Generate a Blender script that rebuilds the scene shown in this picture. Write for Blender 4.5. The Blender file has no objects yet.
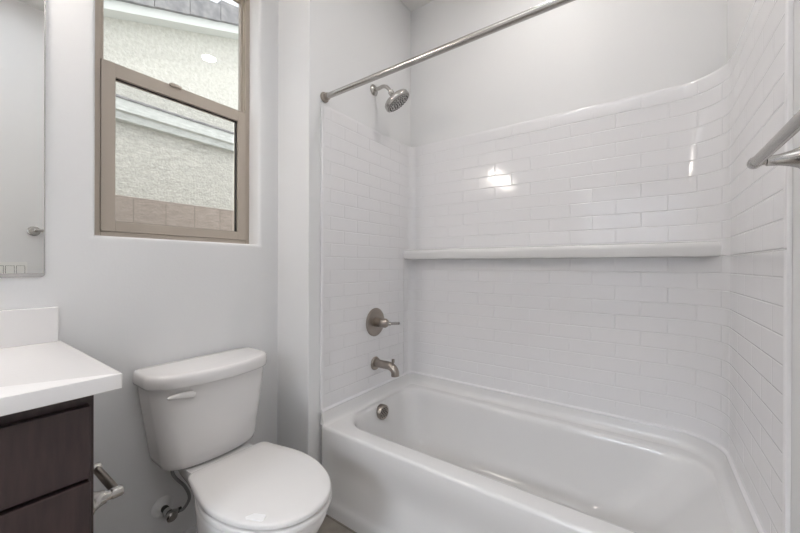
import bpy, bmesh, math, random
from mathutils import Vector, Matrix
C = bpy.context.scene.collection
PI = math.pi
random.seed(4)

# ------------------------------------------------------------------ camera
cam_data = bpy.data.cameras.new('camera')
cam_data.sensor_width = 36.0
cam_data.lens = 15.507
cam_data.clip_start = 0.01
cam = bpy.data.objects.new('camera', cam_data)
C.objects.link(cam)
cr = Vector((0.81439384, 0.58030096, 0.00367057))
cu = Vector((-0.00398395, -0.00073416, 0.99999179))
cf = Vector((-0.58029889, 0.81440178, -0.00171399))
M3 = Matrix((cr, cu, -cf)).transposed()
cam.matrix_world = Matrix.Translation((1.21082, -1.07869, 1.13269)) @ M3.to_4x4()
bpy.context.scene.camera = cam

# ------------------------------------------------------------------ sky, sun, exposure
world = bpy.data.worlds.new('sky')
bpy.context.scene.world = world
world.use_nodes = True
wn = world.node_tree.nodes; wl = world.node_tree.links
sky = wn.new('ShaderNodeTexSky')
sky.sky_type = 'NISHITA'
sky.sun_disc = False
sky.sun_elevation = math.radians(48)
sky.sun_rotation = math.radians(80)
sky.air_density = 1.0
sky.dust_density = 3.0
wmix = wn.new('ShaderNodeMixRGB'); wmix.inputs[0].default_value = 0.75
wmix.inputs[2].default_value = (6.0, 6.1, 6.2, 1)
wl.new(sky.outputs[0], wmix.inputs[1])
wl.new(wmix.outputs[0], wn['Background'].inputs[0])
wn['Background'].inputs[1].default_value = 0.255
sd = bpy.data.lights.new('sun', 'SUN'); sd.energy = 1.3; sd.angle = math.radians(8); sd.color = (1.0, 0.97, 0.93)
sun = bpy.data.objects.new('sun', sd); C.objects.link(sun)
sun.rotation_euler = Vector((-0.42, 0.36, -0.90)).to_track_quat('-Z', 'Y').to_euler()
LAMP = 30.0          # strength of the room's lamps
CEIL = 140.0
FILL_PANEL = 2.3  # added fill panel, unseen above the camera
HALL_FILL = 36.0  # added fill light in the unseen room behind the doorway
vs = bpy.context.scene.view_settings
vs.view_transform = 'Standard'; vs.look = 'None'; vs.gamma = 1.0; vs.use_curve_mapping = False
vs.exposure = 0.21

# ------------------------------------------------------------------ measures
WX = -0.2357      # window wall
JY = -0.066       # face of the jut
D = 0.7349        # tub back
L = 1.4554        # tub length
T = 0.0095        # thickness of the surround
H = 2.7464
YB = -2.70        # rear wall

# ------------------------------------------------------------------ materials
def lin(c):
    return tuple(((v / 255.0) / 12.92 if v / 255.0 <= 0.04045 else ((v / 255.0 + 0.055) / 1.055) ** 2.4) for v in c) + (1.0,)

def mat(name, rgb, rough=0.5, metal=0.0, **kw):
    m = bpy.data.materials.new(name); m.use_nodes = True
    b = m.node_tree.nodes['Principled BSDF']
    b.inputs['Base Color'].default_value = lin(rgb)
    b.inputs['Roughness'].default_value = rough
    b.inputs['Metallic'].default_value = metal
    for k, v in kw.items():
        b.inputs[k.replace('_', ' ')].default_value = v
    return m

def nd(m, kind, **inp):
    n = m.node_tree.nodes.new(kind)
    for k, v in inp.items():
        n.inputs[k.replace('_', ' ')].default_value = v
    return n

def bsdf(m): return m.node_tree.nodes['Principled BSDF']

def noise_bump(m, scale, strength, dist=0.002, detail=3.0, coords='Object'):
    l = m.node_tree.links
    tc = nd(m, 'ShaderNodeTexCoord'); n = nd(m, 'ShaderNodeTexNoise', Scale=scale, Detail=detail)
    b = nd(m, 'ShaderNodeBump', Strength=strength, Distance=dist)
    l.new(tc.outputs[coords], n.inputs['Vector']); l.new(n.outputs['Fac'], b.inputs['Height'])
    l.new(b.outputs['Normal'], bsdf(m).inputs['Normal'])
    return n, tc

def noise_color(m, c1, c2, scale, detail=4.0, stretch=(1, 1, 1), lo=0.35, hi=0.65):
    l = m.node_tree.links
    tc = nd(m, 'ShaderNodeTexCoord'); mp = nd(m, 'ShaderNodeMapping'); mp.inputs['Scale'].default_value = stretch
    n = nd(m, 'ShaderNodeTexNoise', Scale=scale, Detail=detail)
    r = nd(m, 'ShaderNodeValToRGB')
    r.color_ramp.elements[0].position = lo; r.color_ramp.elements[0].color = lin(c1)
    r.color_ramp.elements[1].position = hi; r.color_ramp.elements[1].color = lin(c2)
    l.new(tc.outputs['Object'], mp.inputs['Vector']); l.new(mp.outputs['Vector'], n.inputs['Vector'])
    l.new(n.outputs['Fac'], r.inputs['Fac']); l.new(r.outputs['Color'], bsdf(m).inputs['Base Color'])
    return r

M_wall = mat('wall_paint', (231, 231, 231), 0.55)
noise_bump(M_wall, 120, 0.12, 0.002)
M_hallwall = mat('hall_paint', (150, 152, 156), 0.6)  # walls of the added room, greyed to dim their reflection in the tile
M_ceil = mat('ceiling_paint', (228, 227, 225), 0.8)
noise_bump(M_ceil, 90, 0.15, 0.002)
M_trim = mat('trim_paint', (236, 236, 236), 0.35)
M_acr = mat('tub_acrylic', (229, 228, 227), 0.12)
M_por = mat('porcelain', (234, 232, 231), 0.08)
M_seat = mat('seat_plastic', (234, 232, 230), 0.22)
M_quartz = mat('white_counter', (240, 238, 237), 0.16)
M_nickel = mat('brushed_nickel', (186, 183, 179), 0.26, 1.0)
M_nickel_dark = mat('warm_brushed_nickel', (164, 156, 148), 0.30, 1.0)
M_chrome = mat('polished_chrome', (205, 205, 203), 0.10, 1.0)
M_black = mat('dark_rubber', (45, 44, 43), 0.6)
M_vinyl = mat('tan_vinyl', (184, 173, 160), 0.40)
M_mirror = mat('mirror_silver', (232, 233, 232), 0.01, 1.0)
M_medge = mat('mirror_bevel', (205, 203, 202), 0.18, 0.6)
M_fascia = mat('white_fascia', (236, 240, 236), 0.6)
M_sticker = mat('white_sticker', (250, 250, 250), 0.5)
M_hose = mat('braided_hose', (150, 150, 150), 0.4, 0.5)
M_plate = mat('switch_plastic', (240, 239, 236), 0.3)
M_door = mat('door_paint', (236, 235, 232), 0.4)

# espresso wood with a faint vertical grain
M_wood = mat('espresso_wood', (62, 48, 47), 0.38)
r_ = noise_color(M_wood, (56, 44, 44), (68, 54, 53), 14, 6, (6, 6, 0.8))

# surround: pressed subway tiles, drawn in the panel's own unrolled surface (u = length along panel, v = height)
TILE_W, TILE_H = 0.1855, 0.0641
RL, RR = 0.048, 0.150
M_tile = mat('tile_acrylic', (236, 235, 236), 0.10)
def build_tile():
    m = M_tile; l = m.node_tree.links
    uv = nd(m, 'ShaderNodeUVMap'); uv.uv_map = 'panel'
    mp = nd(m, 'ShaderNodeMapping')
    u_of = lambda x: D + x - 0.4292 * RL
    # rows: joints at v = 1.815 - k*TILE_H
    row0 = 1.815 - 40 * TILE_H
    mp.inputs['Location'].default_value = (-(u_of(0.727) - 20 * TILE_W) , -row0, 0)
    l.new(uv.outputs['UV'], mp.inputs['Vector'])
    br = nd(m, 'ShaderNodeTexBrick', Scale=1.0, Mortar_Size=0.0034, Mortar_Smooth=1.0, Bias=0.0, Brick_Width=TILE_W, Row_Height=TILE_H)
    br.offset = 0.5; br.offset_frequency = 2; br.squash = 1.0
    l.new(mp.outputs['Vector'], br.inputs['Vector'])
    sp = nd(m, 'ShaderNodeSeparateXYZ'); l.new(uv.outputs['UV'], sp.inputs['Vector'])
    tot = 2 * D + L - 0.8584 / 2 * (RL + RR)
    def step(sock, edge, greater=True):
        n = nd(m, 'ShaderNodeMath'); n.operation = 'GREATER_THAN' if greater else 'LESS_THAN'
        l.new(sock, n.inputs[0]); n.inputs[1].default_value = edge; return n.outputs[0]
    def mul(a, b):
        n = nd(m, 'ShaderNodeMath'); n.operation = 'MULTIPLY'; l.new(a, n.inputs[0]); l.new(b, n.inputs[1]); return n.outputs[0]
    mask = mul(mul(step(sp.outputs['X'], 0.018), step(sp.outputs['X'], tot - 0.022, False)), mul(step(sp.outputs['Y'], 0.500), step(sp.outputs['Y'], 1.866, False)))
    h = mul(br.outputs['Fac'], mask)
    bp = nd(m, 'ShaderNodeBump', Strength=0.85, Distance=0.0017); bp.invert = True
    l.new(h, bp.inputs['Height'])
    # slight wave of the moulded faces
    ns = nd(m, 'ShaderNodeTexNoise', Scale=9.0, Detail=1.0); l.new(uv.outputs['UV'], ns.inputs['Vector'])
    bp2 = nd(m, 'ShaderNodeBump', Strength=0.10, Distance=0.004)
    l.new(ns.outputs['Fac'], bp2.inputs['Height']); l.new(bp2.outputs['Normal'], bp.inputs['Normal'])
    l.new(bp.outputs['Normal'], bsdf(m).inputs['Normal'])
build_tile()

# floor: grey beige planks of tile
M_floor = mat('floor_tile', (150, 142, 132), 0.35)
def build_floor():
    m = M_floor; l = m.node_tree.links
    tc = nd(m, 'ShaderNodeTexCoord')
    br = nd(m, 'ShaderNodeTexBrick', Scale=1.0, Mortar_Size=0.003, Brick_Width=0.6, Row_Height=0.3)
    br.inputs['Color1'].default_value = lin((158, 150, 140)); br.inputs['Color2'].default_value = lin((148, 140, 130)); br.inputs['Mortar'].default_value = lin((128, 122, 115))
    n = nd(m, 'ShaderNodeTexNoise', Scale=14.0, Detail=6.0)
    mx = nd(m, 'ShaderNodeMixRGB'); mx.blend_type = 'OVERLAY'; mx.inputs[0].default_value = 0.35
    l.new(tc.outputs['Object'], br.inputs['Vector']); l.new(tc.outputs['Object'], n.inputs['Vector'])
    l.new(br.outputs['Color'], mx.inputs[1]); l.new(n.outputs['Fac'], mx.inputs[2]); l.new(mx.outputs[0], bsdf(m).inputs['Base Color'])
build_floor()

M_stucco = mat('stucco', (226, 225, 216), 0.9)
noise_color(M_stucco, (216, 215, 206), (234, 233, 225), 30, 5)
noise_bump(M_stucco, 45, 0.8, 0.02, 5)
M_roof = mat('roof_tile', (150, 150, 152), 0.8)
noise_color(M_roof, (138, 138, 141), (166, 165, 166), 12, 4)
M_block = mat('fence_block', (190, 176, 165), 0.9)
def build_block():
    m = M_block; l = m.node_tree.links
    tc = nd(m, 'ShaderNodeTexCoord'); mp = nd(m, 'ShaderNodeMapping')
    mp.inputs['Rotation'].default_value = (math.radians(90), 0, math.radians(90))
    cx = nd(m, 'ShaderNodeSeparateXYZ'); cb = nd(m, 'ShaderNodeCombineXYZ')
    l.new(tc.outputs['Object'], cx.inputs[0]); l.new(cx.outputs['Y'], cb.inputs['X']); l.new(cx.outputs['Z'], cb.inputs['Y'])
    br = nd(m, 'ShaderNodeTexBrick', Scale=1.0, Mortar_Size=0.004, Brick_Width=0.2, Row_Height=0.4); br.offset = 0.0
    br.inputs['Color1'].default_value = lin((196, 182, 171)); br.inputs['Color2'].default_value = lin((186, 172, 161)); br.inputs['Mortar'].default_value = lin((170, 157, 147))
    l.new(cb.outputs[0], br.inputs['Vector']); l.new(br.outputs['Color'], bsdf(m).inputs['Base Color'])
build_block()
noise_bump(M_block, 60, 0.5, 0.006, 4)
M_gravel = mat('gravel', (170, 160, 148), 0.95)
noise_color(M_gravel, (140, 130, 118), (190, 180, 168), 60, 4)

# window glass: sees through, with a mirror glint by angle
def glass_mat():
    m = bpy.data.materials.new('window_glass'); m.use_nodes = True
    nt = m.node_tree; nt.nodes.clear(); l = nt.links
    o = nt.nodes.new('ShaderNodeOutputMaterial'); mx = nt.nodes.new('ShaderNodeMixShader')
    t = nt.nodes.new('ShaderNodeBsdfTransparent'); t.inputs[0].default_value = (0.94, 0.95, 0.945, 1)
    g = nt.nodes.new('ShaderNodeBsdfGlossy'); g.inputs['Roughness'].default_value = 0.0
    lw = nt.nodes.new('ShaderNodeLayerWeight'); lw.inputs[0].default_value = 0.5
    pw = nt.nodes.new('ShaderNodeMath'); pw.operation = 'POWER'; pw.inputs[1].default_value = 5.0
    f = nt.nodes.new('ShaderNodeMapRange'); f.inputs[3].default_value = 0.04; f.inputs[4].default_value = 1.0
    l.new(lw.outputs['Facing'], pw.inputs[0]); l.new(pw.outputs[0], f.inputs[0])
    l.new(f.outputs[0], mx.inputs[0]); l.new(t.outputs[0], mx.inputs[1]); l.new(g.outputs[0], mx.inputs[2]); l.new(mx.outputs[0], o.inputs[0])
    return m
M_glass = glass_mat()
# insect screen: fine weave, mostly open
def screen_mat():
    m = bpy.data.materials.new('screen_mesh'); m.use_nodes = True
    nt = m.node_tree; nt.nodes.clear(); l = nt.links
    o = nt.nodes.new('ShaderNodeOutputMaterial'); mx = nt.nodes.new('ShaderNodeMixShader')
    t = nt.nodes.new('ShaderNodeBsdfTransparent'); d = nt.nodes.new('ShaderNodeBsdfDiffuse'); d.inputs[0].default_value = lin((96, 96, 96))
    tc = nt.nodes.new('ShaderNodeTexCoord'); n = nt.nodes.new('ShaderNodeTexNoise'); n.inputs['Scale'].default_value = 60
    mp = nt.nodes.new('ShaderNodeMapping'); mp.inputs['Scale'].default_value = (1, 0.6, 3)
    mr = nt.nodes.new('ShaderNodeMapRange'); mr.inputs[1].default_value = 0.3; mr.inputs[2].default_value = 0.7; mr.inputs[3].default_value = 0.09; mr.inputs[4].default_value = 0.17
    l.new(tc.outputs['Object'], mp.inputs[0]); l.new(mp.outputs[0], n.inputs['Vector']); l.new(n.outputs['Fac'], mr.inputs[0])
    l.new(mr.outputs[0], mx.inputs[0]); l.new(t.outputs[0], mx.inputs[1]); l.new(d.outputs[0], mx.inputs[2]); l.new(mx.outputs[0], o.inputs[0])
    return m
M_screen = screen_mat()
def lamp_mat(name, rgb, strength):
    m = mat(name, (255, 255, 255), 0.4)
    bsdf(m).inputs['Emission Color'].default_value = lin(rgb)
    bsdf(m).inputs['Emission Strength'].default_value = strength
    return m
M_shade = lamp_mat('opal_glass_lit', (255, 245, 236), LAMP)
M_fill_panel = lamp_mat('fill_panel_glow', (240, 246, 255), FILL_PANEL)
M_hall_fill = lamp_mat('hall_fill_glow', (240, 246, 255), HALL_FILL)
M_disc = lamp_mat('ceiling_diffuser_lit', (255, 250, 245), CEIL)

# ------------------------------------------------------------------ mesh helpers
def link(name, bm, m, parent=None, smooth=False, angle=None):
    bmesh.ops.recalc_face_normals(bm, faces=bm.faces)
    me = bpy.data.meshes.new(name); bm.to_mesh(me); bm.free()
    for x in (m if isinstance(m, (list, tuple)) else [m]): me.materials.append(x)
    if smooth or angle is not None:
        for p in me.polygons: p.use_smooth = True
    if angle is not None:
        me.set_sharp_from_angle(angle=math.radians(angle))
    o = bpy.data.objects.new(name, me); C.objects.link(o)
    if parent is not None:
        o.parent = parent
        o.matrix_parent_inverse = Matrix.Translation(-Vector(parent.location)) if parent.parent is None else Matrix()
        o.matrix_parent_inverse = parent_world(parent).inverted()
    return o

def parent_world(p):
    mw = Matrix.Translation(p.location)
    if p.parent is not None:
        mw = parent_world(p.parent) @ p.matrix_parent_inverse @ mw
    return mw

def thing(name, label, cat, loc, group=None):
    o = bpy.data.objects.new(name, None); C.objects.link(o)
    o.location = loc; o.empty_display_size = 0.05
    o['label'] = label; o['category'] = cat
    if group: o['group'] = group
    return o

def tag(o, label, cat, group=None):
    o['label'] = label; o['category'] = cat
    if group: o['group'] = group
    return o

def struct(o, label=None, cat=None):
    o['kind'] = 'structure'
    if label: o['label'] = label
    if cat: o['category'] = cat
    return o

def box(bm, a, b, bev=0.0, seg=2):
    r = bmesh.ops.create_cube(bm, size=1.0)
    for v in r['verts']:
        v.co = Vector(((a[0] + b[0]) / 2 + v.co.x * abs(b[0] - a[0]), (a[1] + b[1]) / 2 + v.co.y * abs(b[1] - a[1]), (a[2] + b[2]) / 2 + v.co.z * abs(b[2] - a[2])))
    if bev > 0:
        es = list({e for v in r['verts'] for e in v.link_edges})
        bmesh.ops.bevel(bm, geom=es, offset=bev, segments=seg, profile=0.5, affect='EDGES')
    return bm

def boxes(*specs, bev=0.0, seg=2):
    bm = bmesh.new()
    for a, b in specs: box(bm, a, b, bev, seg)
    return bm

def frame_of(axis):
    z = Vector(axis).normalized()
    x = z.orthogonal().normalized() if abs(z.z) > 0.99 else Vector((0, 0, 1)).cross(z).normalized()
    return x, z.cross(x), z

def lathe(bm, origin, axis, prof, n=40, cap=True):
    """prof: list of (distance along axis, radius)."""
    x, y, z = frame_of(axis); o = Vector(origin); rings = []
    for t, r in prof:
        if r < 1e-6: rings.append([bm.verts.new(o + z * t)])
        else: rings.append([bm.verts.new(o + z * t + (x * math.cos(2 * PI * i / n) + y * math.sin(2 * PI * i / n)) * r) for i in range(n)])
    for a, b in zip(rings, rings[1:]):
        if len(a) == 1 and len(b) == 1: continue
        for i in range(n):
            j = (i + 1) % n
            if len(a) == 1: bm.faces.new((a[0], b[j], b[i]))
            elif len(b) == 1: bm.faces.new((a[i], a[j], b[0]))
            else: bm.faces.new((a[i], a[j], b[j], b[i]))
    if cap:
        for rg in (rings[0], rings[-1]):
            if len(rg) > 2: bm.faces.new(rg)
    return bm

def tube(bm, pts, rad, n=20, cap=True):
    """tube through points; rad a number or a list."""
    P = [Vector(p) for p in pts]; R = rad if isinstance(rad, (list, tuple)) else [rad] * len(P)
    t0 = (P[1] - P[0]).normalized(); x, y, z = frame_of(t0); rings = []; prev = t0
    for i, p in enumerate(P):
        t = (P[min(i + 1, len(P) - 1)] - P[max(i - 1, 0)]).normalized()
        q = prev.rotation_difference(t); x = q @ x; y = q @ y; prev = t
        rings.append([bm.verts.new(p + (x * math.cos(2 * PI * k / n) + y * math.sin(2 * PI * k / n)) * R[i]) for k in range(n)])
    for a, b in zip(rings, rings[1:]):
        for i in range(n):
            j = (i + 1) % n; bm.faces.new((a[i], a[j], b[j], b[i]))
    if cap: bm.faces.new(rings[0]); bm.faces.new(rings[-1])
    return bm

def smooth_path(pts, k=8):
    P = [Vector(p) for p in pts]; P = [P[0] * 2 - P[1]] + P + [P[-1] * 2 - P[-2]]; out = []
    for i in range(1, len(P) - 2):
        for s in range(k):
            t = s / k; a, b, c, d = P[i - 1], P[i], P[i + 1], P[i + 2]
            out.append(0.5 * ((2 * b) + (c - a) * t + (2 * a - 5 * b + 4 * c - d) * t * t + (3 * b - a - 3 * c + d) * t ** 3))
    out.append(P[-2]); return out

def rrect(x0, x1, y0, y1, r, n=8, side=8):
    """closed rounded rectangle, always the same number of points; r one number or four (x1y0, x1y1, x0y1, x0y0)."""
    if not isinstance(r, (list, tuple)): r = [r] * 4
    cs = [(x1 - r[0], y0 + r[0], -90, r[0]), (x1 - r[1], y1 - r[1], 0, r[1]), (x0 + r[2], y1 - r[2], 90, r[2]), (x0 + r[3], y0 + r[3], 180, r[3])]
    arcs = [[(cx + rr * math.cos(math.radians(a + 90 * i / n)), cy + rr * math.sin(math.radians(a + 90 * i / n))) for i in range(n + 1)] for cx, cy, a, rr in cs]
    out = []
    for i in range(4):
        out += arcs[i]; p = arcs[i][-1]; q = arcs[(i + 1) % 4][0]
        for k in range(1, side): out.append((p[0] + (q[0] - p[0]) * k / side, p[1] + (q[1] - p[1]) * k / side))
    return out

def loft(bm, loops, cap0=True, cap1=True):
    rings = [[bm.verts.new(p) for p in lp] for lp in loops]; n = len(rings[0])
    for a, b in zip(rings, rings[1:]):
        for i in range(n):
            j = (i + 1) % n; bm.faces.new((a[i], a[j], b[j], b[i]))
    if cap0: bm.faces.new(rings[0])
    if cap1: bm.faces.new(rings[-1])
    return rings

def arc(cx, cy, r, a0, a1, n): return [(cx + r * math.cos(math.radians(a0 + (a1 - a0) * i / n)), cy + r * math.sin(math.radians(a0 + (a1 - a0) * i / n))) for i in range(n + 1)]
def at_z(loop, z): return [(p[0], p[1], z) for p in loop]

def ring_xy(x0, x1, y0, y1, z0, z1, w):
    return [((x0, y0, z0), (x1, y0 + w, z1)), ((x0, y1 - w, z0), (x1, y1, z1)), ((x0, y0 + w, z0), (x0 + w, y1 - w, z1)), ((x1 - w, y0 + w, z0), (x1, y1 - w, z1))]

def prism(bm, outline, axis, a, b):
    """extrude a 2-D outline along an axis ('x','y','z')."""
    def P(u, v, t): return {'x': (t, u, v), 'y': (u, t, v), 'z': (u, v, t)}[axis]
    A = [bm.verts.new(P(u, v, a)) for u, v in outline]; B = [bm.verts.new(P(u, v, b)) for u, v in outline]; n = len(A)
    for i in range(n):
        j = (i + 1) % n; bm.faces.new((A[i], A[j], B[j], B[i]))
    bm.faces.new(A); bm.faces.new(B)
    return bm

# ================================================================== SETTING
struct(link('floor', boxes(((WX - 0.2, YB - 0.1, -0.08), (L + 0.2, 0.95, 0.0))), M_floor), 'grey beige stone-look tile floor', 'floor')
struct(link('ceiling', boxes(((WX - 0.2, YB - 0.1, H), (L + 0.2, 0.95, H + 0.12))), M_ceil), 'flat off-white ceiling', 'ceiling')

# window wall with a bullnosed opening
OY0, OY1, OZ0, OZ1 = -0.742, -0.165, 1.229, 2.425
def wall_with_opening():
    bm = bmesh.new(); ys = [YB - 0.1, OY0, OY1, JY + 0.02]; zs = [0, OZ0, OZ1, H]
    F = {}; Bk = {}
    for i, y in enumerate(ys):
        for j, z in enumerate(zs):
            F[i, j] = bm.verts.new((WX, y, z)); Bk[i, j] = bm.verts.new((WX - 0.13, y, z))
    for i in range(3):
        for j in range(3):
            if (i, j) == (1, 1): continue
            for V in (F, Bk): bm.faces.new((V[i, j], V[i + 1, j], V[i + 1, j + 1], V[i, j + 1]))
    ring = [(1, 1), (2, 1), (2, 2), (1, 2)]
    for k in range(4):
        a, b = ring[k], ring[(k + 1) % 4]; bm.faces.new((F[a], F[b], Bk[b], Bk[a]))
    outer = [(i, 0) for i in range(3)] + [(3, j) for j in range(3)] + [(i, 3) for i in (3, 2, 1)] + [(0, j) for j in (3, 2, 1)]
    for k in range(len(outer)):
        a, b = outer[k], outer[(k + 1) % len(outer)]; bm.faces.new((F[a], F[b], Bk[b], Bk[a]))
    bm.edges.ensure_lookup_table()
    es = []
    for k in range(4):
        a, b = F[ring[k]], F[ring[(k + 1) % 4]]
        es += [e for e in a.link_edges if e.other_vert(a) is b]
    bmesh.ops.bevel(bm, geom=es, offset=0.018, segments=5, profile=0.5, affect='EDGES')
    return bm
struct(link('wall_left', wall_with_opening(), M_wall, angle=40), 'off-white painted wall with the window', 'wall')

# furred plumbing wall with a rounded outer corner
bm = bmesh.new(); rr_ = 0.004
ol = [(WX - 0.13, JY), (-T - rr_, JY)] + [(-T - rr_ + rr_ * math.sin(math.radians(a)), JY + rr_ - rr_ * math.cos(math.radians(a))) for a in (15, 30, 45, 60, 75, 90)] + [(-T, D + 0.13), (WX - 0.13, D + 0.13)]
prism(bm, ol, 'z', 0, H)
struct(link('wall_plumbing', bm, M_wall, angle=40), 'off-white painted end wall behind the shower fittings', 'wall')
struct(link('wall_back', boxes(((-T, D + T, 0), (L + T, D + 0.13, H))), M_wall), 'off-white painted wall above the tub', 'wall')
struct(link('wall_right', boxes(((L + T, YB - 0.1, 0), (L + T + 0.13, D + 0.13, H))), M_wall), 'off-white painted wall with the towel bar', 'wall')
# rear wall with a doorway (behind the camera)
struct(link('wall_rear', boxes(((WX, YB - 0.1, 0), (0.50, YB, H)), ((1.34, YB - 0.1, 0), (L + T, YB, H)), ((0.50, YB - 0.1, 2.05), (1.34, YB, H))), M_wall), 'off-white painted wall behind the camera', 'wall')
HY = -5.3  # unseen adjoining room, added to send fill light through the doorway
struct(link('floor_hall', boxes(((-0.9, HY, -0.08), (2.7, YB - 0.1, 0.0))), M_floor), 'tile floor of the unseen room added for fill light', 'floor')
struct(link('ceiling_hall', boxes(((-0.9, HY, H), (2.7, YB - 0.1, H + 0.12))), M_ceil), 'ceiling of the unseen room added for fill light', 'ceiling')
struct(link('wall_hall', boxes(((-1.0, HY - 0.1, 0), (2.8, HY, H)), ((-1.0, HY, 0), (-0.9, YB - 0.1, H)), ((2.7, HY, 0), (2.8, YB - 0.1, H)), ((-0.9, YB - 0.14, 0), (0.50, YB - 0.1, H)), ((1.34, YB - 0.14, 0), (2.7, YB - 0.1, H)), ((0.50, YB - 0.14, 2.05), (1.34, YB - 0.1, H))), M_hallwall), 'grey walls of the unseen room added for fill light', 'wall')
dr = struct(link('door_1', boxes(((0.455, YB - 0.98, 0.008), (0.495, YB - 0.15, 2.045)), bev=0.003), M_door), 'white interior door standing open', 'door')  # swung open so the added hall light reaches the bathroom
bm = bmesh.new(); lathe(bm, (0.495, YB - 0.91, 0.95), (1, 0, 0), [(0, 0.028), (0.006, 0.028), (0.008, 0.010), (0.035, 0.010), (0.038, 0.024), (0.055, 0.027), (0.066, 0.018), (0.068, 0)])
link('door_knob', bm, M_nickel, dr, angle=40)
hl = thing('hall_fill_light', 'unseen square fill light added in the adjoining room', 'ceiling lamp', (0.9, -4.1, H))  # unseen fill light, added to brighten tub and tile through the doorway
link('frame', boxes(*ring_xy(0.18, 1.62, -4.82, -3.38, H - 0.03, H - 0.0005, 0.02)), M_trim, hl)
link('diffuser', boxes(((0.20, -4.80, H - 0.026), (1.60, -3.40, H - 0.018))), M_hall_fill, hl)

# baseboard along the window wall and the jut
bm = bmesh.new()
def base_profile(h=0.105, t=0.014):
    return [(0, 0), (t, 0), (t, h - 0.018), (t - 0.004, h - 0.008), (t - 0.009, h), (0, h)]
prism(bm, [(WX + u, v) for u, v in base_profile()], 'y', -0.855, JY)
struct(link('baseboard_left', bm, M_trim), 'white baseboard under the window', 'baseboard')
bm = bmesh.new()
prism(bm, [(JY - u, v) for u, v in base_profile()], 'x', WX + 0.014, -T - 0.004)
struct(link('baseboard_plumbing', bm, M_trim), 'white baseboard beside the tub apron', 'baseboard')

# ------------------------------------------------------------------ window
GL, GS = -0.345, -0.322       # planes of the upper and lower panes
win = bpy.data.objects.new('window_1', None); C.objects.link(win); win.location = (-0.33, (OY0 + OY1) / 2, OZ0)
struct(win, 'single-hung window in a tan vinyl frame', 'window')
FX0, FX1 = WX - 0.125, -0.314
def ring_boxes(x0, x1, y0, y1, z0, z1, wl_, wr, wb, wt):
    return [((x0, y0, z0), (x1, y0 + wl_, z1)), ((x0, y1 - wr, z0), (x1, y1, z1)), ((x0, y0 + wl_, z0), (x1, y1 - wr, z0 + wb)), ((x0, y0 + wl_, z1 - wt), (x1, y1 - wr, z1))]
YL = OY0 - 0.0; YR = OY1
bm = boxes(*ring_boxes(FX0, -0.317, YL, YR, OZ0, OZ1, 0.030, 0.019, 0.021, 0.030), bev=0.002)
for a, b in ring_boxes(FX0, -0.338, YL + 0.030, YR - 0.019, 1.845, OZ1 - 0.03, 0.010, 0.012, 0.004, 0.02): box(bm, a, b, 0.0015)
for s in (YR - 0.019,): box(bm, (-0.338, s - 0.004, 1.86), (-0.325, s, 2.36), 0.001)
link('window_frame', bm, M_vinyl, win)
sash = link('lower_sash', boxes(*ring_boxes(-0.350, -0.313, YL + 0.0305, YR - 0.0195, OZ0 + 0.0215, 1.843, 0.040, 0.038, 0.036, 0.048), bev=0.0010), M_vinyl, win)
link('glass_pane', boxes(((GS - 0.006, YL + 0.070, OZ0 + 0.056), (GS - 0.003, YR - 0.057, 1.796))), M_glass, sash)
bm = boxes(((-0.3135, -0.505, 1.837), (-0.303, -0.462, 1.846)), bev=0.002); box(bm, (-0.330, -0.498, 1.8425), (-0.308, -0.468, 1.851), 0.003)
link('sash_latch', bm, M_vinyl, sash)
link('gasket', boxes(*ring_boxes(-0.331, -0.3245, YL + 0.0695, YR - 0.0565, OZ0 + 0.0565, 1.7965, 0.003, 0.007, 0.003, 0.005)), M_black, sash)
up = link('upper_sash', boxes(*ring_boxes(-0.360, -0.341, YL + 0.038, YR - 0.026, 1.836, 2.372, 0.006, 0.006, 0.006, 0.006), bev=0.001), M_vinyl, win)
link('glass_pane', boxes(((GL - 0.006, YL + 0.042, 1.840), (GL - 0.003, YR - 0.030, 2.368))), M_glass, up)
link('insect_screen', boxes(((-0.3585, YL + 0.0715, OZ0 + 0.022), (-0.3580, YR - 0.0580, 1.838))), M_screen, win)

# ================================================================== OUTSIDE
struct(link('ground', boxes(((-9, -8, -0.25), (WX - 0.2, 10, -0.15))), M_gravel), 'gravel side yard', 'ground')
NX = -3.0
house = thing('neighbor_house', 'pale stucco house with grey tiled roof seen through the window', 'house', (NX, 1.0, -0.15))
slope = 0.3675
def rake(y): return 3.502 + slope * (y + 0.09)
bm = bmesh.new()
prism(bm, [(-6.0, -0.15), (9.0, -0.15), (9.0, rake(9.0) - 0.02), (-6.0, rake(-6.0) - 0.02)], 'x', NX - 0.3, NX)
link('stucco_wall', bm, M_stucco, house)
band = [(NX, 2.545), (NX + 0.065, 2.545), (NX + 0.07, 2.612), (NX + 0.105, 2.622), (NX + 0.105, 2.732), (NX, 2.732)]
bm = bmesh.new(); prism(bm, band, 'y', -6, 9)
link('belly_band', bm, M_fascia, house)
bm = bmesh.new(); prism(bm, [(NX, 2.733), (NX + 0.115, 2.733), (NX + 0.115, 2.745), (NX, 2.80)], 'y', -6, 9)
link('band_flashing', bm, M_roof, house)
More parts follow.
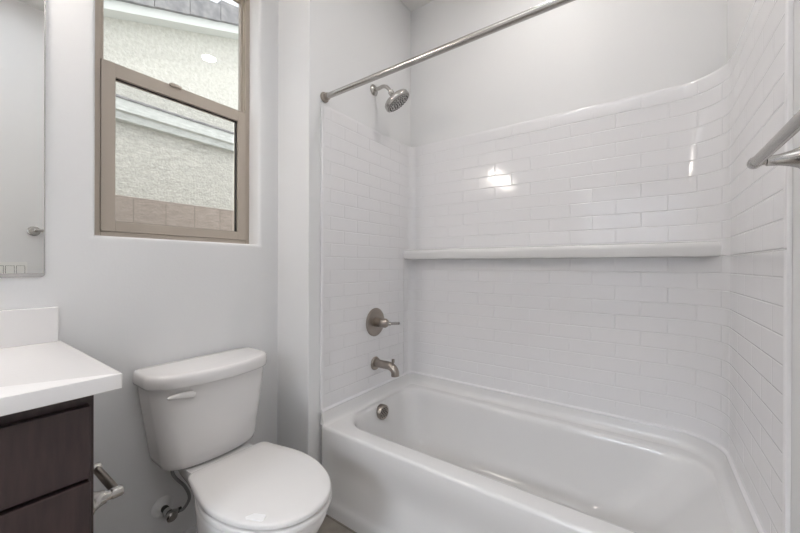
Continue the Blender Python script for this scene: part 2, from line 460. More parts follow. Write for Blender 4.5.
# raking fascia and roof tiles
def rake_box(bm, x0, x1, y0, y1, d0, d1):
    v = [bm.verts.new((x, y, rake(y) + d)) for x in (x0, x1) for y in (y0, y1) for d in (d0, d1)]
    for f in ((0, 1, 3, 2), (4, 6, 7, 5), (0, 4, 5, 1), (2, 3, 7, 6), (0, 2, 6, 4), (1, 5, 7, 3)): bm.faces.new([v[i] for i in f])
bm = bmesh.new(); rake_box(bm, NX, NX + 0.16, -6, 9, -0.02, 0.075)
link('fascia', bm, M_fascia, house)
step = 0.33
for k in range(14):
    y0 = -1.35 + k * step
    bm = bmesh.new()
    z0 = rake(y0) + 0.08; z1 = rake(y0 + step) + 0.08
    v = []
    for xx in (NX - 0.28, NX + 0.20):
        v.append([bm.verts.new(p) for p in ((xx, y0 + 0.006, z0 + 0.0), (xx, y0 + step, z1 - 0.01), (xx, y0 + step, z1 + 0.175), (xx, y0 + 0.006, z0 + 0.235))])
    a, b = v
    for i in range(4): bm.faces.new((a[i], a[(i + 1) % 4], b[(i + 1) % 4], b[i]))
    bm.faces.new(a); bm.faces.new(b)
    link('roof_tile', bm, M_roof, house)
fence = link('block_fence', boxes(((-1.86, -6, -0.15), (-1.70, 9, 1.608)), bev=0.01), M_block)
tag(fence, 'tan block garden wall in front of the stucco house', 'wall')

# ================================================================== TUB
tub = thing('bathtub', 'glossy white alcove bathtub with a moulded apron', 'bathtub', (L / 2, D / 2, 0))
def tub_body():
    bm = bmesh.new()
    def lp(x0, x1, y0, y1, r, z): return at_z(rrect(x0, x1, y0, y1, r, 12, 16), z)
    F = -0.012; g = 0.0015; DZ = 0.4055
    fr = (0.026, 0.006, 0.006, 0.026); cr = (0.15, 0.15, 0.12, 0.16)
    loops = [lp(g, L - g, F + 0.0005, D - g, fr, DZ - 0.030),
             lp(g, L - g, F, D - g, fr, DZ - 0.012),
             lp(g + .0005, L - g, F + 0.0012, D - g, fr, DZ - 0.0070),
             lp(g + .002, L - g - .002, F + 0.0040, D - g, fr, DZ - 0.0030),
             lp(g + .004, L - g - .004, F + 0.0085, D - g, fr, DZ - 0.0006),
             lp(g + .006, L - g - .006, F + 0.015, D - g - .002, fr, DZ),
             lp(0.026, 1.424, 0.060, 0.664, cr, DZ),
             lp(0.034, 1.417, 0.067, 0.657, cr, DZ - 0.0015),
             lp(0.041, 1.411, 0.073, 0.651, cr, DZ - 0.006),
             lp(0.046, 1.405, 0.078, 0.646, cr, DZ - 0.014),
             lp(0.051, 1.394, 0.082, 0.642, cr, DZ - 0.028),
             lp(0.058, 1.365, 0.086, 0.637, cr, 0.345),
             lp(0.070, 1.310, 0.093, 0.628, cr, 0.27),
             lp(0.084, 1.235, 0.102, 0.617, cr, 0.185),
             lp(0.100, 1.170, 0.114, 0.603, cr, 0.120),
             lp(0.135, 1.110, 0.140, 0.575, (0.13, 0.13, 0.11, 0.14), 0.080),
             lp(0.20, 1.03, 0.19, 0.52, 0.11, 0.064),
             lp(0.33, 0.90, 0.26, 0.45, 0.08, 0.060)]
    loft(bm, loops, cap0=False, cap1=True)
    # upstand against the walls
    prof = [(0.0005, 0.4569), (0.0062, 0.4569), (0.0068, 0.4555), (0.0080, 0.450), (0.0105, 0.432), (0.0150, 0.418), (0.022, 0.4095), (0.034, 0.4060), (0.046, 0.4045)]
    pth = [(0.0, -0.004), (0.0, 0.002), (0.0, 0.06)] + [(0.0, 0.06 + (D - RL - 0.06) * i / 8) for i in range(1, 9)] + arc(RL, D - RL, RL, 180, 90, 10)[1:] + [(RL + (L - RL - RR) * i / 14, D) for i in range(1, 15)] + arc(L - RR, D - RR, RR, 90, 0, 14)[1:] + [(L, D - RR + (0.06 - D + RR) * i / 8) for i in range(1, 9)] + [(L, 0.002), (L, -0.004)]
    n = len(pth); G = []
    for i in range(n):
        a, b = pth[max(i - 1, 0)], pth[min(i + 1, n - 1)]
        tx, ty = b[0] - a[0], b[1] - a[1]; q = math.hypot(tx, ty)
        k = 0.0 if i in (0, n - 1) else 1.0
        G.append([bm.verts.new((pth[i][0] + ty / q * d, pth[i][1] - tx / q * d, 0.4045 + (z - 0.4045) * k)) for d, z in prof])
    for i in range(n - 1):
        for m_ in range(len(prof) - 1): bm.faces.new((G[i][m_], G[i + 1][m_], G[i + 1][m_ + 1], G[i][m_ + 1]))
    # apron: rows along x, each row a vertical profile; the field is sunk, the ends and the foot stand proud
    xs = [0.0015, 0.010, 0.020, 0.030, 0.042, 0.055, 0.07, 0.10] + [0.10 + (L - 0.20) * i / 30 for i in range(1, 31)] + [L - 0.07, L - 0.055, L - 0.042, L - 0.03, L - 0.02, L - 0.01, L - 0.0015]
    zs = [0.0, 0.02, 0.04, 0.050, 0.058, 0.066, 0.075, 0.09] + [0.09 + 0.22 * i / 14 for i in range(1, 15)] + [0.325, 0.340, 0.355, 0.365, 0.380]
    def sm(t): t = max(0, min(1, t)); return t * t * (3 - 2 * t)
    def yy(x, z):
        e = min(sm((x - 0.015) / 0.05), sm((L - 0.015 - x) / 0.05))
        foot = 1 - sm((z - 0.045) / 0.035)
        up = 1 - sm((z - 0.20) / 0.175)
        c = max(0.0, 0.026 - min(x, L - x)); c = 0.026 - math.sqrt(0.026 ** 2 - c * c)
        return F + 0.0004 + c + (0.028 * e * (1 - foot) + 0.019 * foot) * up
    G = [[bm.verts.new((x, yy(x, z), z)) for z in zs] for x in xs]
    for a, b in zip(G, G[1:]):
        for i in range(len(zs) - 1): bm.faces.new((a[i], b[i], b[i + 1], a[i + 1]))
    return bm
link('tub_shell', tub_body(), M_acr, tub, angle=50)
bm = bmesh.new()
OFY, OFZ = 0.372, 0.350
lathe(bm, (0.050, OFY, OFZ), (1, 0, 0.0), [(0, 0.0385), (0.002, 0.039), (0.026, 0.039), (0.029, 0.0365), (0.0275, 0.034), (0.0275, 0)], 40)
ov = link('overflow_cover', bm, M_nickel_dark, tub, angle=40)
bm = bmesh.new()
for i in range(-3, 4):
    for j in range(-3, 4):
        yo, zo = j * 0.0160 + (0.0080 if i % 2 else 0), i * 0.0100
        if math.hypot(yo, zo) < 0.0300: box(bm, (0.0765, OFY + yo - 0.0050, OFZ + zo - 0.0030), (0.0782, OFY + yo + 0.0050, OFZ + zo + 0.0030))
link('grille', bm, M_black, ov)
bm = bmesh.new(); lathe(bm, (0.33, 0.355, 0.0605), (0, 0, 1), [(0, 0.036), (0.003, 0.036), (0.005, 0.030), (0.005, 0.012), (0.012, 0.011), (0.013, 0)], 36)
link('drain', bm, M_nickel_dark, tub, angle=40)

# ------------------------------------------------------------------ surround
sur = thing('shower_surround', 'glossy white tub surround moulded as subway tiles', 'shower surround', (L / 2, D, 0.456))
path = [(-T + 0.0005, 0.0), (-0.0035, 0.0), (-0.001, 0.001), (0.0, 0.0035)]
path += [(0.0, 0.006), (0.0014, 0.009), (0.0014, 0.013), (0.0, 0.018)]
path += [(0.0, 0.018 + (D - RL - 0.018) * i / 8) for i in range(1, 9)]
path += arc(RL, D - RL, RL, 180, 90, 10)[1:]
path += [(RL + (L - RL - RR) * i / 14, D) for i in range(1, 15)]
path += arc(L - RR, D - RR, RR, 90, 0, 14)[1:]
path += [(L, D - RR + (0.018 - D + RR) * i / 8) for i in range(1, 9)]
path += [(L, 0.0035), (L + 0.001, 0.001), (L + 0.0035, 0.0), (L + T - 0.0005, 0.0)]
def surround():
    bm = bmesh.new(); uvl = bm.loops.layers.uv.new('panel')
    n = len(path); us = [0.0]
    for i in range(1, n): us.append(us[-1] + math.dist(path[i], path[i - 1]))
    off = us[3]; us = [u - off for u in us]
    # ideal u ignores the bead
    prof = [(0.000, 0.4570), (0.0075, 0.4575), (0.0095, 0.4600), (0.0090, 0.4650), (0.005, 0.4690), (0.001, 0.4715), (0.0, 0.478), (0.0, 0.484),
            (0.0, 0.60), (0.0, 0.75), (0.0, 0.90), (0.0, 1.05), (0.0, 1.160), (0.0, 1.1695), (-0.0018, 1.171), (-0.0018, 1.1735), (0.0, 1.175), (0.0, 1.184),
            (0.0, 1.30), (0.0, 1.45), (0.0, 1.60), (0.0, 1.75), (0.0, 1.860), (0.0, 1.868), (-0.001, 1.8735), (-0.0035, 1.878), (-T + 0.0005, 1.8795)]
    nor = []
    for i in range(n):
        a, b = path[max(i - 1, 0)], path[min(i + 1, n - 1)]
        tx, ty = b[0] - a[0], b[1] - a[1]; l_ = math.hypot(tx, ty); nor.append((ty / l_, -tx / l_))
    G = []
    for i, (x, y) in enumerate(path):
        w = 0.0 if i < 3 or i > n - 4 else 1.0; gw = 1.0 if x > L - 0.02 else 0.0
        pf = [(d * gw if 1.16 < z < 1.18 else d, z) for d, z in prof]
        G.append([bm.verts.new((x + nor[i][0] * d * (w if d > 0 or z < 1.5 else (1.0 if w else 0.0)), y + nor[i][1] * d * (w if d > 0 or z < 1.5 else (1.0 if w else 0.0)), z)) for d, z in pf])
    for i in range(n - 1):
        for j in range(len(prof) - 1):
            f = bm.faces.new((G[i][j], G[i + 1][j], G[i + 1][j + 1], G[i][j + 1]))
            for lo in f.loops:
                for (ii, jj) in ((i, j), (i + 1, j), (i + 1, j + 1), (i, j + 1)):
                    if lo.vert is G[ii][jj]: lo[uvl].uv = (us[ii], prof[jj][1])
    return bm
link('wall_panel', surround(), M_tile, sur, angle=45)
# moulded shelf across the back
bm = bmesh.new()
SY = 0.655
sp = [(D - 0.001, 1.1725), (SY + 0.006, 1.1725), (SY + 0.002, 1.1745), (SY, 1.179), (SY - 0.001, 1.192), (SY - 0.003, 1.205), (SY - 0.003, 1.214), (SY, 1.222), (SY + 0.006, 1.2270), (SY + 0.014, 1.229), (D - 0.001, 1.234)]
prism(bm, sp, 'x', 0.002, L - 0.010)
bmesh.ops.bevel(bm, geom=[e for e in bm.edges if abs((e.verts[0].co - e.verts[1].co).x) < 1e-6 and max(v.co.y for v in e.verts) < 0.70], offset=0.003, segments=2, affect='EDGES')
link('shelf', bm, M_acr, sur, angle=45)
link('panel_seam', boxes(((0.0, 0.6585, 0.474), (0.0022, 0.6605, 1.1725))), M_acr, sur)

# ================================================================== TOILET
TY = -0.430
toilet = thing('toilet', 'white two-piece toilet with closed lid below the window', 'toilet', (0.1, TY, 0))
def egg(xb, xf, hw, hb, n=40, flat=0.02):
    """outline with a near-straight rear edge at xb (half width hb), widest hw, round front at xf"""
    xc = xb + (xf - xb) * 0.44; half = []
    for i in range(n + 1):                       # front, from side to nose
        a = PI / 2 * i / n
        half.append((xc + (xf - xc) * math.sin(a) ** 1.0, hw * math.cos(a) ** 0.92 if i < n else 0.0))
    rear = []
    rc = 0.035
    m = 14
    for i in range(m):                            # side going back
        t = i / m
        x = xc + (xb + rc - xc) * t
        s = t * t * (3 - 2 * t) * 0.55 + t * t * 0.45
        rear.append((x, hw + (hb - hw) * s))
    for i in range(7):
        a = math.radians(90 * i / 6)
        rear.append((xb + rc - rc * math.sin(a), hb - rc * 0.8 + rc * 0.8 * math.cos(a) if i else hb))
    rear.append((xb, hb * 0.45)); rear.append((xb, 0.0))
    pts = [(x, TY - y) for x, y in reversed(rear)] + [(x, TY - y) for x, y in half[1:]] + [(x, TY + y) for x, y in reversed(half[1:-1])] + [(x, TY + y) for x, y in rear[:-1]]
    return pts
def scaled(lp, s, cx, dx=0.0): return [(cx + (x - cx) * s + dx, TY + (y - TY) * s) for x, y in lp]
def bowl():
    bm = bmesh.new()
    # horn and bowl in one skin, loops from floor to rim
    L_ = [at_z(egg(-0.10, 0.27, 0.115, 0.080), 0.0), at_z(egg(-0.10, 0.27, 0.115, 0.080), 0.015), at_z(egg(-0.10, 0.262, 0.105, 0.073), 0.03),
          at_z(egg(-0.10, 0.255, 0.100, 0.068), 0.10), at_z(egg(-0.11, 0.275, 0.108, 0.068), 0.17), at_z(egg(-0.10, 0.34, 0.130, 0.072), 0.24),
          at_z(egg(-0.07, 0.395, 0.155, 0.085), 0.30), at_z(egg(-0.05, 0.430, 0.168, 0.100), 0.345), at_z(egg(-0.04, 0.446, 0.173, 0.115), 0.375),
          at_z(egg(-0.03, 0.450, 0.174, 0.125), 0.395), at_z(egg(-0.03, 0.448, 0.172, 0.125), 0.405), at_z(egg(-0.025, 0.440, 0.166, 0.120), 0.409)]
    loft(bm, L_)
    # shelf under the tank
    o = rrect(-0.15, 0.03, TY - 0.115, TY + 0.115, 0.03, 6, 4)
    loft(bm, [at_z(scaled(o, 0.6, -0.02), 0.30), at_z(scaled(o, 0.80, -0.04), 0.36), at_z(scaled(o, 0.95, -0.05), 0.395), at_z(o, 0.412), at_z(o, 0.428), at_z(scaled(o, 0.985, -0.05), 0.433)])
    return bm
link('bowl', bowl(), M_por, toilet, angle=50)
def slab(xb, xf, hw, hb, z0, z1, e, dome=0.0):
    bm = bmesh.new(); o = egg(xb, xf, hw, hb); cx = (xb + xf) / 2; s = lambda k: scaled(o, 1 - k / 0.17, cx)
    lp = [at_z(s(e * 0.6), z0), at_z(s(0.0), z0 + e * 0.5), at_z(s(0.0), z1 - e), at_z(s(e * 0.3), z1 - e * 0.35), at_z(s(e), z1)]
    if dome: lp += [at_z(s(0.03), z1 + dome * 0.5), at_z(s(0.08), z1 + dome * 0.85), at_z(s(0.13), z1 + dome)]
    loft(bm, lp); return bm
link('seat', slab(0.012, 0.459, 0.177, 0.142, 0.4130, 0.4295, 0.005), M_seat, toilet, angle=50)
lid = link('seat_lid', slab(-0.004, 0.459, 0.1755, 0.145, 0.4340, 0.4510, 0.006, 0.0015), M_seat, toilet, angle=50)
bm = bmesh.new()
tube(bm, [(0.010, TY - 0.09, 0.4315), (0.010, TY + 0.09, 0.4315)], 0.004, 16)
link('hinge', bm, M_seat, toilet, angle=50)
def sticker():
    bm = bmesh.new(); z = 0.4532
    q = [(0.333, -0.562), (0.340, -0.541), (0.346, -0.537), (0.368, -0.526), (0.374, -0.527), (0.382, -0.541), (0.381, -0.546), (0.340, -0.565)]
    loft(bm, [at_z(q, z - 0.002), at_z(q, z)]); return bm
st = link('sticker', sticker(), M_sticker, lid); st['label'] = 'bright white paper sticker'
def tank_outline(hw, xb, xf, bow, r):
    out = []
    for x, y in rrect(xb, xf, -hw, hw, (r, r, r * 0.4, r * 0.4), 8, 10):
        t = (x - xb) / (xf - xb); out.append((x - bow * (y / hw) ** 2 * t, TY - 0.005 + y))
    return out
bm = bmesh.new()
TB = -0.219; TT = TY - 0.009
loft(bm, [at_z(tank_outline(0.150, TB + 0.01, -0.055, 0.030, 0.045), 0.434), at_z(tank_outline(0.163, TB + 0.004, -0.040, 0.032, 0.05), 0.445), at_z(tank_outline(0.169, TB, -0.034, 0.034, 0.05), 0.465),
          at_z(tank_outline(0.182, TB, -0.030, 0.038, 0.05), 0.56), at_z(tank_outline(0.197, TB, -0.026, 0.042, 0.05), 0.66), at_z(tank_outline(0.205, TB, -0.024, 0.044, 0.05), 0.7253)])
link('tank', bm, M_por, toilet, angle=50)
bm = bmesh.new()
def lid_o(k): return tank_outline(0.2175 - k, TB - 0.006 + k * 0.3, -0.003 - k, 0.052, 0.070 - k * 0.5)
loft(bm, [at_z(lid_o(0.010), 0.7255), at_z(lid_o(0.002), 0.7275), at_z(lid_o(0.0), 0.734), at_z(lid_o(0.0), 0.750), at_z(lid_o(0.0005), 0.761), at_z(lid_o(0.003), 0.768), at_z(lid_o(0.007), 0.7715), at_z(lid_o(0.016), 0.7730)])
link('tank_lid', bm, M_por, toilet, angle=60)
bm = bmesh.new()
lathe(bm, (-0.070, TY - 0.112, 0.698), (1, 0, 0), [(-0.004, 0.013), (0.032, 0.013), (0.037, 0.010), (0.038, 0)], 24)
def lever_loop(y, h, w, z): return [(-0.036 + w * math.cos(2 * PI * i / 16), y, z + h * math.sin(2 * PI * i / 16)) for i in range(16)]
yl = TY - 0.182
loft(bm, [lever_loop(yl + d * 1.0, h, w, z) for d, h, w, z in ((0.0, 0.003, 0.003, 0.703), (0.006, 0.006, 0.006, 0.7025), (0.03, 0.009, 0.007, 0.702), (0.055, 0.012, 0.008, 0.700), (0.076, 0.014, 0.010, 0.697), (0.083, 0.009, 0.008, 0.695))])
link('flush_lever', bm, M_seat, toilet, angle=50)

# water supply
vy, vz = -0.552, 0.243
sup = thing('water_supply_valve', 'chrome angle stop valve with braided hose beneath the toilet tank', 'water valve', (WX, vy, vz))
bm = bmesh.new(); lathe(bm, (WX + 0.0005, vy, vz), (1, 0, 0), [(0, 0.036), (0.003, 0.036), (0.008, 0.030), (0.011, 0.014), (0.012, 0.010)], 32)
link('escutcheon', bm, M_trim, sup, angle=40)
bm = bmesh.new(); lathe(bm, (WX + 0.010, vy, vz), (1, 0, 0), [(0, 0.009), (0.030, 0.009), (0.031, 0.013), (0.052, 0.013), (0.053, 0.009), (0.062, 0.009)], 24)
tube(bm, [(WX + 0.052, vy, vz), (WX + 0.054, vy + 0.029, vz - 0.010)], [0.008, 0.0085], 18)
link('valve_body', bm, M_chrome, sup, angle=40)
bm = bmesh.new(); lathe(bm, (WX + 0.020, vy, vz), (1, 0, 0), [(0, 0.0125), (0.012, 0.0125)], 18)
link('compression_nut', bm, M_black, sup, angle=40)
bm = bmesh.new()
lathe(bm, (WX + 0.068, vy, vz), (1, 0, -0.15), [(0, 0.009), (0.004, 0.017), (0.018, 0.018), (0.022, 0.014), (0.023, 0)], 24)
link('valve_handle', bm, M_nickel, sup, angle=40)
bm = bmesh.new()
hp = smooth_path([(WX + 0.054, vy + 0.030, vz - 0.010), (WX + 0.066, vy + 0.044, vz - 0.006), (WX + 0.085, vy + 0.056, vz + 0.035), (WX + 0.090, vy + 0.040, vz + 0.085), (WX + 0.094, vy + 0.010, vz + 0.130), (WX + 0.096, vy - 0.004, vz + 0.160), (WX + 0.098, vy - 0.006, vz + 0.199)], 10)
tube(bm, hp, 0.0055, 14)
link('hose', bm, M_hose, sup, angle=50)
bm = bmesh.new(); tube(bm, [hp[0] - Vector((0.001, 0.004, 0)), hp[0] + Vector((0.002, 0.012, 0.001))], 0.0085, 6)
link('coupling_nut', bm, M_black, sup); bm = bmesh.new()
tube(bm, [hp[-1] - Vector((0, 0, 0.018)), hp[-1] + Vector((0, 0, 0.004))], 0.010, 6)
link('coupling_nut', bm, M_black, sup)

# ================================================================== VANITY
VE, VF = -0.861, 0.262        # end panel plane, cabinet front plane
VY0 = -1.86
van = thing('vanity_cabinet', 'espresso wood vanity cabinet below the white counter', 'cabinet', (0.03, (VE + VY0) / 2, 0))
bm = boxes(((WX + 0.001, VE - 0.018, 0.10), (VF - 0.0, VE, 0.8700)), ((WX + 0.001, VY0, 0.10), (VF, VY0 + 0.018, 0.8700)), ((WX + 0.001, VY0 + 0.018, 0.10), (VF, VE - 0.018, 0.118)),
           ((VF - 0.018, VY0 + 0.018, 0.118), (VF, VE - 0.018, 0.8700)))
box(bm, (WX + 0.001, VY0, 0.0), (VF - 0.07, VE - 0.001, 0.10))
link('carcass', bm, M_wood, van)
def front(nm, y0, y1, z0, z1):
    o = link(nm, boxes(((VF + 0.0005, y0, z0), (VF + 0.019, y1, z1)), bev=0.002), M_wood, van); return o
dw = 0.40
for z0, z1 in ((0.6945, 0.842), (0.410, 0.686), (0.118, 0.401)):
    front('drawer_front', VE - 0.008 - dw, VE - 0.0085, z0, z1)
front('drawer_front', VY0 + 0.008, VE - 0.023 - dw, 0.6945, 0.842)
ym = (VY0 + 0.008 + VE - 0.023 - dw) / 2
front('door', VY0 + 0.008, ym - 0.002, 0.118, 0.686)
front('door', ym + 0.002, VE - 0.023 - dw, 0.118, 0.686)

ctr = thing('counter', 'white vanity counter with backsplash under the mirror', 'countertop', (0.05, -1.35, 0.8705))
CY1 = -0.8245; CX1 = 0.311
bm = bmesh.new()
# slab with an oval sink cut-out and basin
def counter_slab():
    bm = bmesh.new(); n = 64; cx, cy = 0.055, -1.36; a, b = 0.165, 0.235
    outer = rrect(WX + 0.001, CX1, VY0 - 0.02, CY1, 0.004, 3, 15)       # 4*(3+1)+4*14 = 72 points
    n = len(outer)
    def oval(sc, z):
        out = []
        for x, y in outer:
            t = math.atan2((y - cy) / b, (x - cx) / a); out.append((cx + a * sc * math.cos(t), cy + b * sc * math.sin(t), z))
        return out
    ins = lambda k: [(min(max(x, WX + 0.001 + 0), CX1 - k) if x > 0 else x, min(max(y, VY0 - 0.02 + k), CY1 - k)) for x, y in outer]
    loft(bm, [at_z(ins(0.002), 0.8712), at_z(outer, 0.8730), at_z(outer, 0.9005), at_z(ins(0.0012), 0.9030), at_z(ins(0.0035), 0.9040), oval(1.03, 0.9040), oval(1.0, 0.902), oval(0.97, 0.890), oval(0.90, 0.85), oval(0.75, 0.805), oval(0.5, 0.782), oval(0.12, 0.776)], cap0=False)
    # underside round the basin
    return bm
link('slab', counter_slab(), M_quartz, ctr, angle=40)
link('backsplash', boxes(((WX + 0.001, VY0 - 0.02, 0.9038), (WX + 0.0195, CY1 - 0.0075, 1.007)), bev=0.0018), M_quartz, ctr)
bm = bmesh.new(); lathe(bm, (0.055, -1.36, 0.7765), (0, 0, 1), [(0, 0.022), (0.003, 0.022), (0.004, 0.016), (0.0045, 0)], 28)
link('drain', bm, M_nickel, ctr, angle=40)
fau = thing('sink_faucet', 'brushed nickel sink faucet on the white counter', 'faucet', (-0.155, -1.36, 0.9043))
bm = bmesh.new(); lathe(bm, (-0.155, -1.36, 0.9043), (0, 0, 1), [(0, 0.026), (0.006, 0.026), (0.010, 0.018), (0.10, 0.016), (0.105, 0)], 28)
link('body', bm, M_nickel, fau, angle=40)
bm = bmesh.new(); tube(bm, smooth_path([(-0.150, -1.36, 0.985), (-0.10, -1.36, 1.02), (-0.04, -1.36, 1.01), (-0.015, -1.36, 0.975)], 8), 0.0105, 16)
link('spout', bm, M_nickel, fau, angle=40)
bm = bmesh.new(); tube(bm, [(-0.155, -1.36, 1.009), (-0.165, -1.36, 1.022), (-0.195, -1.36, 1.045)], [0.014, 0.010, 0.006], 14)
link('lever', bm, M_nickel, fau, angle=40)

# mirror
MY1 = -0.8585
mir = thing('wall_mirror', 'frameless vanity mirror on the wall above the counter backsplash', 'mirror', (WX, -1.36, 1.096))
bm = bmesh.new()
MX = WX + 0.0065
mo = [(y, z) for y, z in rrect(VY0, MY1, 1.096, 2.0, (0.010, 0.004, 0.004, 0.010), 5, 2)]
def yz(lp, x): return [(x, a, b) for a, b in lp]
mi = rrect(VY0 + 0.003, MY1 - 0.003, 1.108, 1.997, 0.002, 5, 2)
loft(bm, [yz(mo, WX + 0.0008), yz(mo, MX - 0.0012), yz(mi, MX - 0.0004)], cap0=True, cap1=False)
link('edge', bm, M_medge, mir)
bm = bmesh.new(); vv = [bm.verts.new(p) for p in yz(mi, MX - 0.0004)]; bm.faces.new(vv)
link('glass', bm, M_mirror, mir)

# vanity light over the mirror (just outside the picture)
vl = thing('vanity_light', 'brushed nickel vanity light bar with opal shades over the mirror', 'wall lamp', (WX, -1.30, 2.12))
bm = boxes(((WX + 0.001, -1.62, 2.13), (WX + 0.022, -0.98, 2.21)), bev=0.004)
link('back_plate', bm, M_nickel, vl)
for y in (-1.07, -1.30, -1.53):
    bm = bmesh.new(); tube(bm, smooth_path([(WX + 0.02, y, 2.17), (WX + 0.075, y, 2.178), (WX + 0.105, y, 2.20)], 6), 0.008, 14)
    lathe(bm, (WX + 0.11, y, 2.178), (0, 0, 1), [(0, 0.030), (0.03, 0.030), (0.04, 0.012), (0.045, 0)], 24)
    am = link('arm', bm, M_nickel, vl, angle=40)
    bm = bmesh.new(); lathe(bm, (WX + 0.11, y, 2.178), (0, 0, -1), [(0, 0.030), (0.01, 0.040), (0.06, 0.050), (0.115, 0.056), (0.118, 0.052), (0.118, 0)], 32)
    link('lamp_shade', bm, M_shade, am, angle=40)

# ceiling disc over the tub
cd = thing('ceiling_light', 'round flush ceiling light above the bathtub', 'ceiling lamp', (0.84, 0.23, H))
bm = bmesh.new(); lathe(bm, (0.84, 0.23, H - 0.0005), (0, 0, -1), [(0, 0.080), (0.010, 0.080), (0.018, 0.072), (0.018, 0.050)], 48, cap=False)
link('trim_ring', bm, M_trim, cd, angle=40)
bm = bmesh.new(); lathe(bm, (0.84, 0.23, H - 0.012), (0, 0, -1), [(0, 0.052), (0.006, 0.050), (0.009, 0.035), (0.010, 0)], 48)
link('diffuser', bm, M_disc, cd, angle=40)

# unseen ceiling panel, added as soft fill for the bathroom
PX0, PX1, PY0, PY1 = 0.35, 1.25, -1.42, -0.62
cp = thing('fill_ceiling_panel', 'unseen square fill light added over the open bathroom floor', 'ceiling lamp', ((PX0 + PX1) / 2, (PY0 + PY1) / 2, H))
link('frame', boxes(*ring_xy(PX0 - 0.02, PX1 + 0.02, PY0 - 0.02, PY1 + 0.02, H - 0.03, H - 0.0005, 0.02)), M_trim, cp)
link('diffuser', boxes(((PX0, PY0, H - 0.026), (PX1, PY1, H - 0.018))), M_fill_panel, cp)

# ================================================================== FITTINGS
# shower head
sh = thing('shower', 'brushed nickel shower head on a bent arm', 'shower head', (-T, 0.378, 2.096))
bm = bmesh.new(); lathe(bm, (-T + 0.0005, 0.378, 2.096), (1, 0, 0), [(0, 0.030), (0.003, 0.031), (0.008, 0.027), (0.012, 0.015), (0.014, 0.011)], 32)
link('flange', bm, M_nickel, sh, angle=40)
bm = bmesh.new(); ap = smooth_path([(0.0, 0.378, 2.096), (0.03, 0.378, 2.096), (0.056, 0.378, 2.098), (0.078, 0.380, 2.090), (0.094, 0.384, 2.072), (0.103, 0.388, 2.056)], 8)
tube(bm, ap, 0.0095, 20); link('arm', bm, M_nickel, sh, angle=40)
hax = Vector((0.46, 0.36, -0.82)).normalized(); hb = Vector((0.101, 0.387, 2.060))
bm = bmesh.new(); lathe(bm, hb - hax * 0.004, hax, [(0, 0.010), (0.002, 0.015), (0.014, 0.016), (0.020, 0.013), (0.026, 0.019), (0.032, 0.034), (0.040, 0.056), (0.047, 0.068), (0.053, 0.0725), (0.070, 0.0740), (0.075, 0.072), (0.076, 0.068), (0.0745, 0.066), (0.0745, 0)], 48)
hd = link('head', bm, M_nickel, sh, angle=35)
M_face = mat('shower_face', (188, 186, 184), 0.35, 0.5)
bm = bmesh.new(); lathe(bm, hb + hax * 0.0740, hax, [(0, 0.0655), (0.0008, 0.0650), (0.0008, 0)], 48)
link('face_plate', bm, M_face, hd)
fx, fy, fz = frame_of(hax)
bm = bmesh.new()
for ring, cnt in ((0.013, 6), (0.027, 12), (0.041, 18), (0.055, 24)):
    for i in range(cnt):
        a = 2 * PI * i / cnt + ring * 30
        if ring == 0.041 and i % 3 == 0: continue
        c = hb + hax * 0.0746 + (fx * math.cos(a) + fy * math.sin(a)) * ring
        lathe(bm, c, hax, [(0, 0.0036), (0.003, 0.0030), (0.0032, 0)], 8)
link('nozzles', bm, M_black, hd, angle=40)
bm = bmesh.new(); sdir = (Vector((-0.45, -0.85, 0)) - hax * Vector((-0.45, -0.85, 0)).dot(hax)).normalized()
lathe(bm, hb + hax * 0.062 + sdir * 0.070, sdir, [(0, 0.007), (0.010, 0.006), (0.013, 0.004), (0.013, 0)], 14)
link('spray_lever', bm, M_nickel, hd, angle=40)

# valve trim
vt = thing('shower_valve', 'round brushed nickel shower valve with lever handle', 'faucet', (0, 0.386, 0.824))
bm = bmesh.new(); lathe(bm, (0.0005, 0.386, 0.824), (1, 0, 0), [(0, 0.077), (0.003, 0.0775), (0.007, 0.074), (0.009, 0.066), (0.009, 0.0)], 56)
link('escutcheon', bm, M_nickel_dark, vt, angle=35)
bm = bmesh.new(); lathe(bm, (0.0085, 0.386, 0.824), (1, 0, 0), [(0, 0.026), (0.036, 0.0255), (0.038, 0.021), (0.040, 0.021), (0.042, 0.0255), (0.066, 0.0245), (0.078, 0.017), (0.082, 0.010), (0.092, 0.0085), (0.094, 0.0)], 36)
link('hub', bm, M_nickel_dark, vt, angle=35)
bm = bmesh.new(); tube(bm, smooth_path([(0.078, 0.386, 0.824), (0.105, 0.386, 0.825), (0.130, 0.386, 0.829), (0.162, 0.386, 0.832)], 6), [0.012] * 3 + [0.010] * 4 + [0.0075] * 12, 18)
link('lever', bm, M_nickel, vt, angle=40)

# tub spout
ts = thing('tub_spout', 'brushed nickel tub spout with diverter knob', 'faucet', (0, 0.386, 0.597))
bm = bmesh.new(); lathe(bm, (0.0005, 0.386, 0.597), (1, 0, 0), [(0, 0.036), (0.004, 0.0365), (0.010, 0.033), (0.012, 0.022)], 40)
link('flange', bm, M_nickel_dark, ts, angle=35)
bm = bmesh.new()
tube(bm, smooth_path([(0.008, 0.386, 0.600), (0.05, 0.386, 0.600), (0.095, 0.386, 0.600), (0.122, 0.386, 0.592), (0.137, 0.386, 0.574), (0.139, 0.386, 0.552)], 8), 0.0215, 28)
link('spout', bm, M_nickel_dark, ts, angle=40)
bm = bmesh.new(); lathe(bm, (0.125, 0.386, 0.603), (0, 0, 1), [(0, 0.005), (0.018, 0.005), (0.019, 0.008), (0.034, 0.0085), (0.036, 0.006), (0.036, 0)], 18)
link('diverter_knob', bm, M_nickel_dark, ts, angle=40)

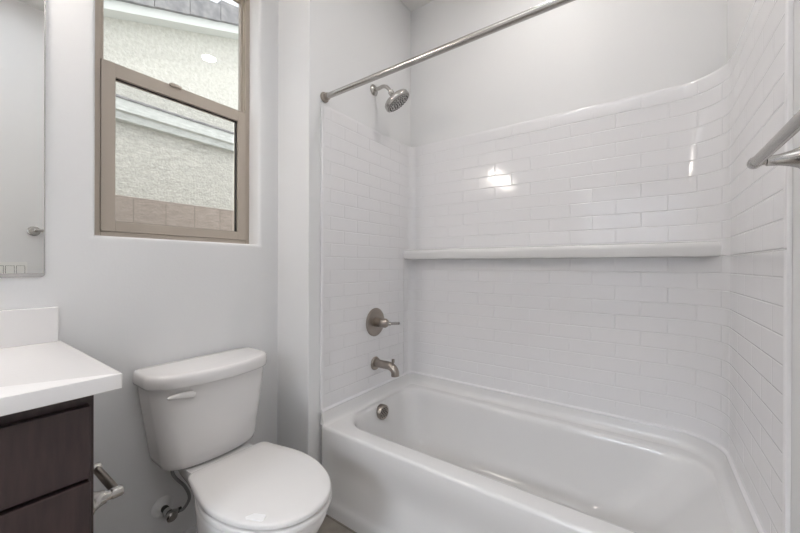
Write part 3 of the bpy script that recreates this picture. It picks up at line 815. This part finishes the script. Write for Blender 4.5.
# curtain rod
RY, RZ = 0.0208, 1.9137
rod = thing('shower_curtain_rod', 'straight brushed nickel curtain rod across the tub', 'curtain rod', (L / 2, RY, RZ))
bm = bmesh.new(); tube(bm, [(0.004, RY, RZ), (L - 0.004, RY, RZ)], 0.0128, 28); link('rod', bm, M_nickel, rod, angle=40)
for s, x0 in ((1, -T), (-1, L + T)):
    bm = bmesh.new(); lathe(bm, (x0 + s * 0.0005, RY, RZ), (s, 0, 0), [(0, 0.0235), (0.004, 0.024), (0.008, 0.0225), (0.012, 0.0165), (0.026, 0.016), (0.027, 0.0128)], 32)
    link('flange', bm, M_nickel_dark, rod, angle=35)

# towel bar on the opposite wall
BX, BZ = 1.390, 1.343
tb = thing('towel_bar', 'brushed nickel towel bar with flared posts', 'towel bar', (L + T, -0.37, BZ))
bm = bmesh.new(); tube(bm, [(BX, -0.100, BZ), (BX, -0.650, BZ)], 0.0098, 24); link('bar', bm, M_nickel, tb, angle=40)
for y in (-0.100, -0.650):
    bm = bmesh.new()
    lathe(bm, (L + T - 0.0005, y, BZ), (-1, 0, 0), [(0, 0.0300), (0.004, 0.0300), (0.008, 0.0255), (0.016, 0.0195), (0.028, 0.0145), (0.042, 0.0112), (0.056, 0.0098), (0.059, 0.0098), (0.060, 0.0076), (0.064, 0.0072), (0.066, 0.0085)], 32)
    lathe(bm, (BX, y - 0.0125, BZ), (0, 1, 0), [(0, 0.0), (0.001, 0.0105), (0.006, 0.0118), (0.019, 0.0118), (0.024, 0.0105), (0.025, 0)], 28)
    link('post', bm, M_nickel, tb, angle=35)

# switch plate seen in the mirror
sw = thing('light_switch', 'white three-gang light switch plate reflected in the mirror', 'light switch', (L + T, -0.748, 1.09))
link('plate', boxes(((L + T - 0.005, -0.821, 1.033), (L + T - 0.0005, -0.679, 1.148)), bev=0.0018), M_plate, sw)
for y in (-0.7065, -0.7505, -0.7945):
    link('rocker_frame', boxes(*[((L + T - 0.0056, a, b), (L + T - 0.0046, c, d)) for a, b, c, d in ((y - 0.0185, 1.055, y - 0.0168, 1.126), (y + 0.0168, 1.055, y + 0.0185, 1.126), (y - 0.0168, 1.055, y + 0.0168, 1.0568), (y - 0.0168, 1.1242, y + 0.0168, 1.126))]), M_black, sw)
    link('rocker', boxes(((L + T - 0.0085, y - 0.0165, 1.057), (L + T - 0.0045, y + 0.0165, 1.124)), bev=0.0015), M_plate, sw)

# toilet paper holder on the cabinet end
PZ, PY = 0.614, -0.8125
tp = thing('toilet_paper_holder', 'empty brushed nickel paper holder on the cabinet end', 'toilet paper holder', (0.11, VE, PZ))
for x in (0.228, 0.070):
    bm = bmesh.new()
    lathe(bm, (x, VE - 0.0003, PZ), (0, 1, 0), [(0, 0.027), (0.004, 0.027), (0.009, 0.021), (0.016, 0.0165), (0.026, 0.0140), (0.028, 0.0140), (0.029, 0.0100), (0.042, 0.0100)], 28)
    lathe(bm, (x, PY - 0.0125, PZ), (0, 1, 0), [(0, 0.0), (0.001, 0.0100), (0.004, 0.0118), (0.020, 0.0118), (0.0235, 0.0100), (0.0245, 0)], 28)
    link('post', bm, M_nickel, tp, angle=35)
bm = bmesh.new(); lathe(bm, (0.072, PY, PZ), (1, 0, 0), [(0, 0.0068), (0.152, 0.0068)], 24, cap=True)
lathe(bm, (0.088, PY, PZ), (1, 0, 0), [(0, 0.0075), (0.002, 0.0090), (0.130, 0.0090), (0.132, 0.0075)], 24)
link('roller', bm, M_nickel_dark, tp, angle=35)
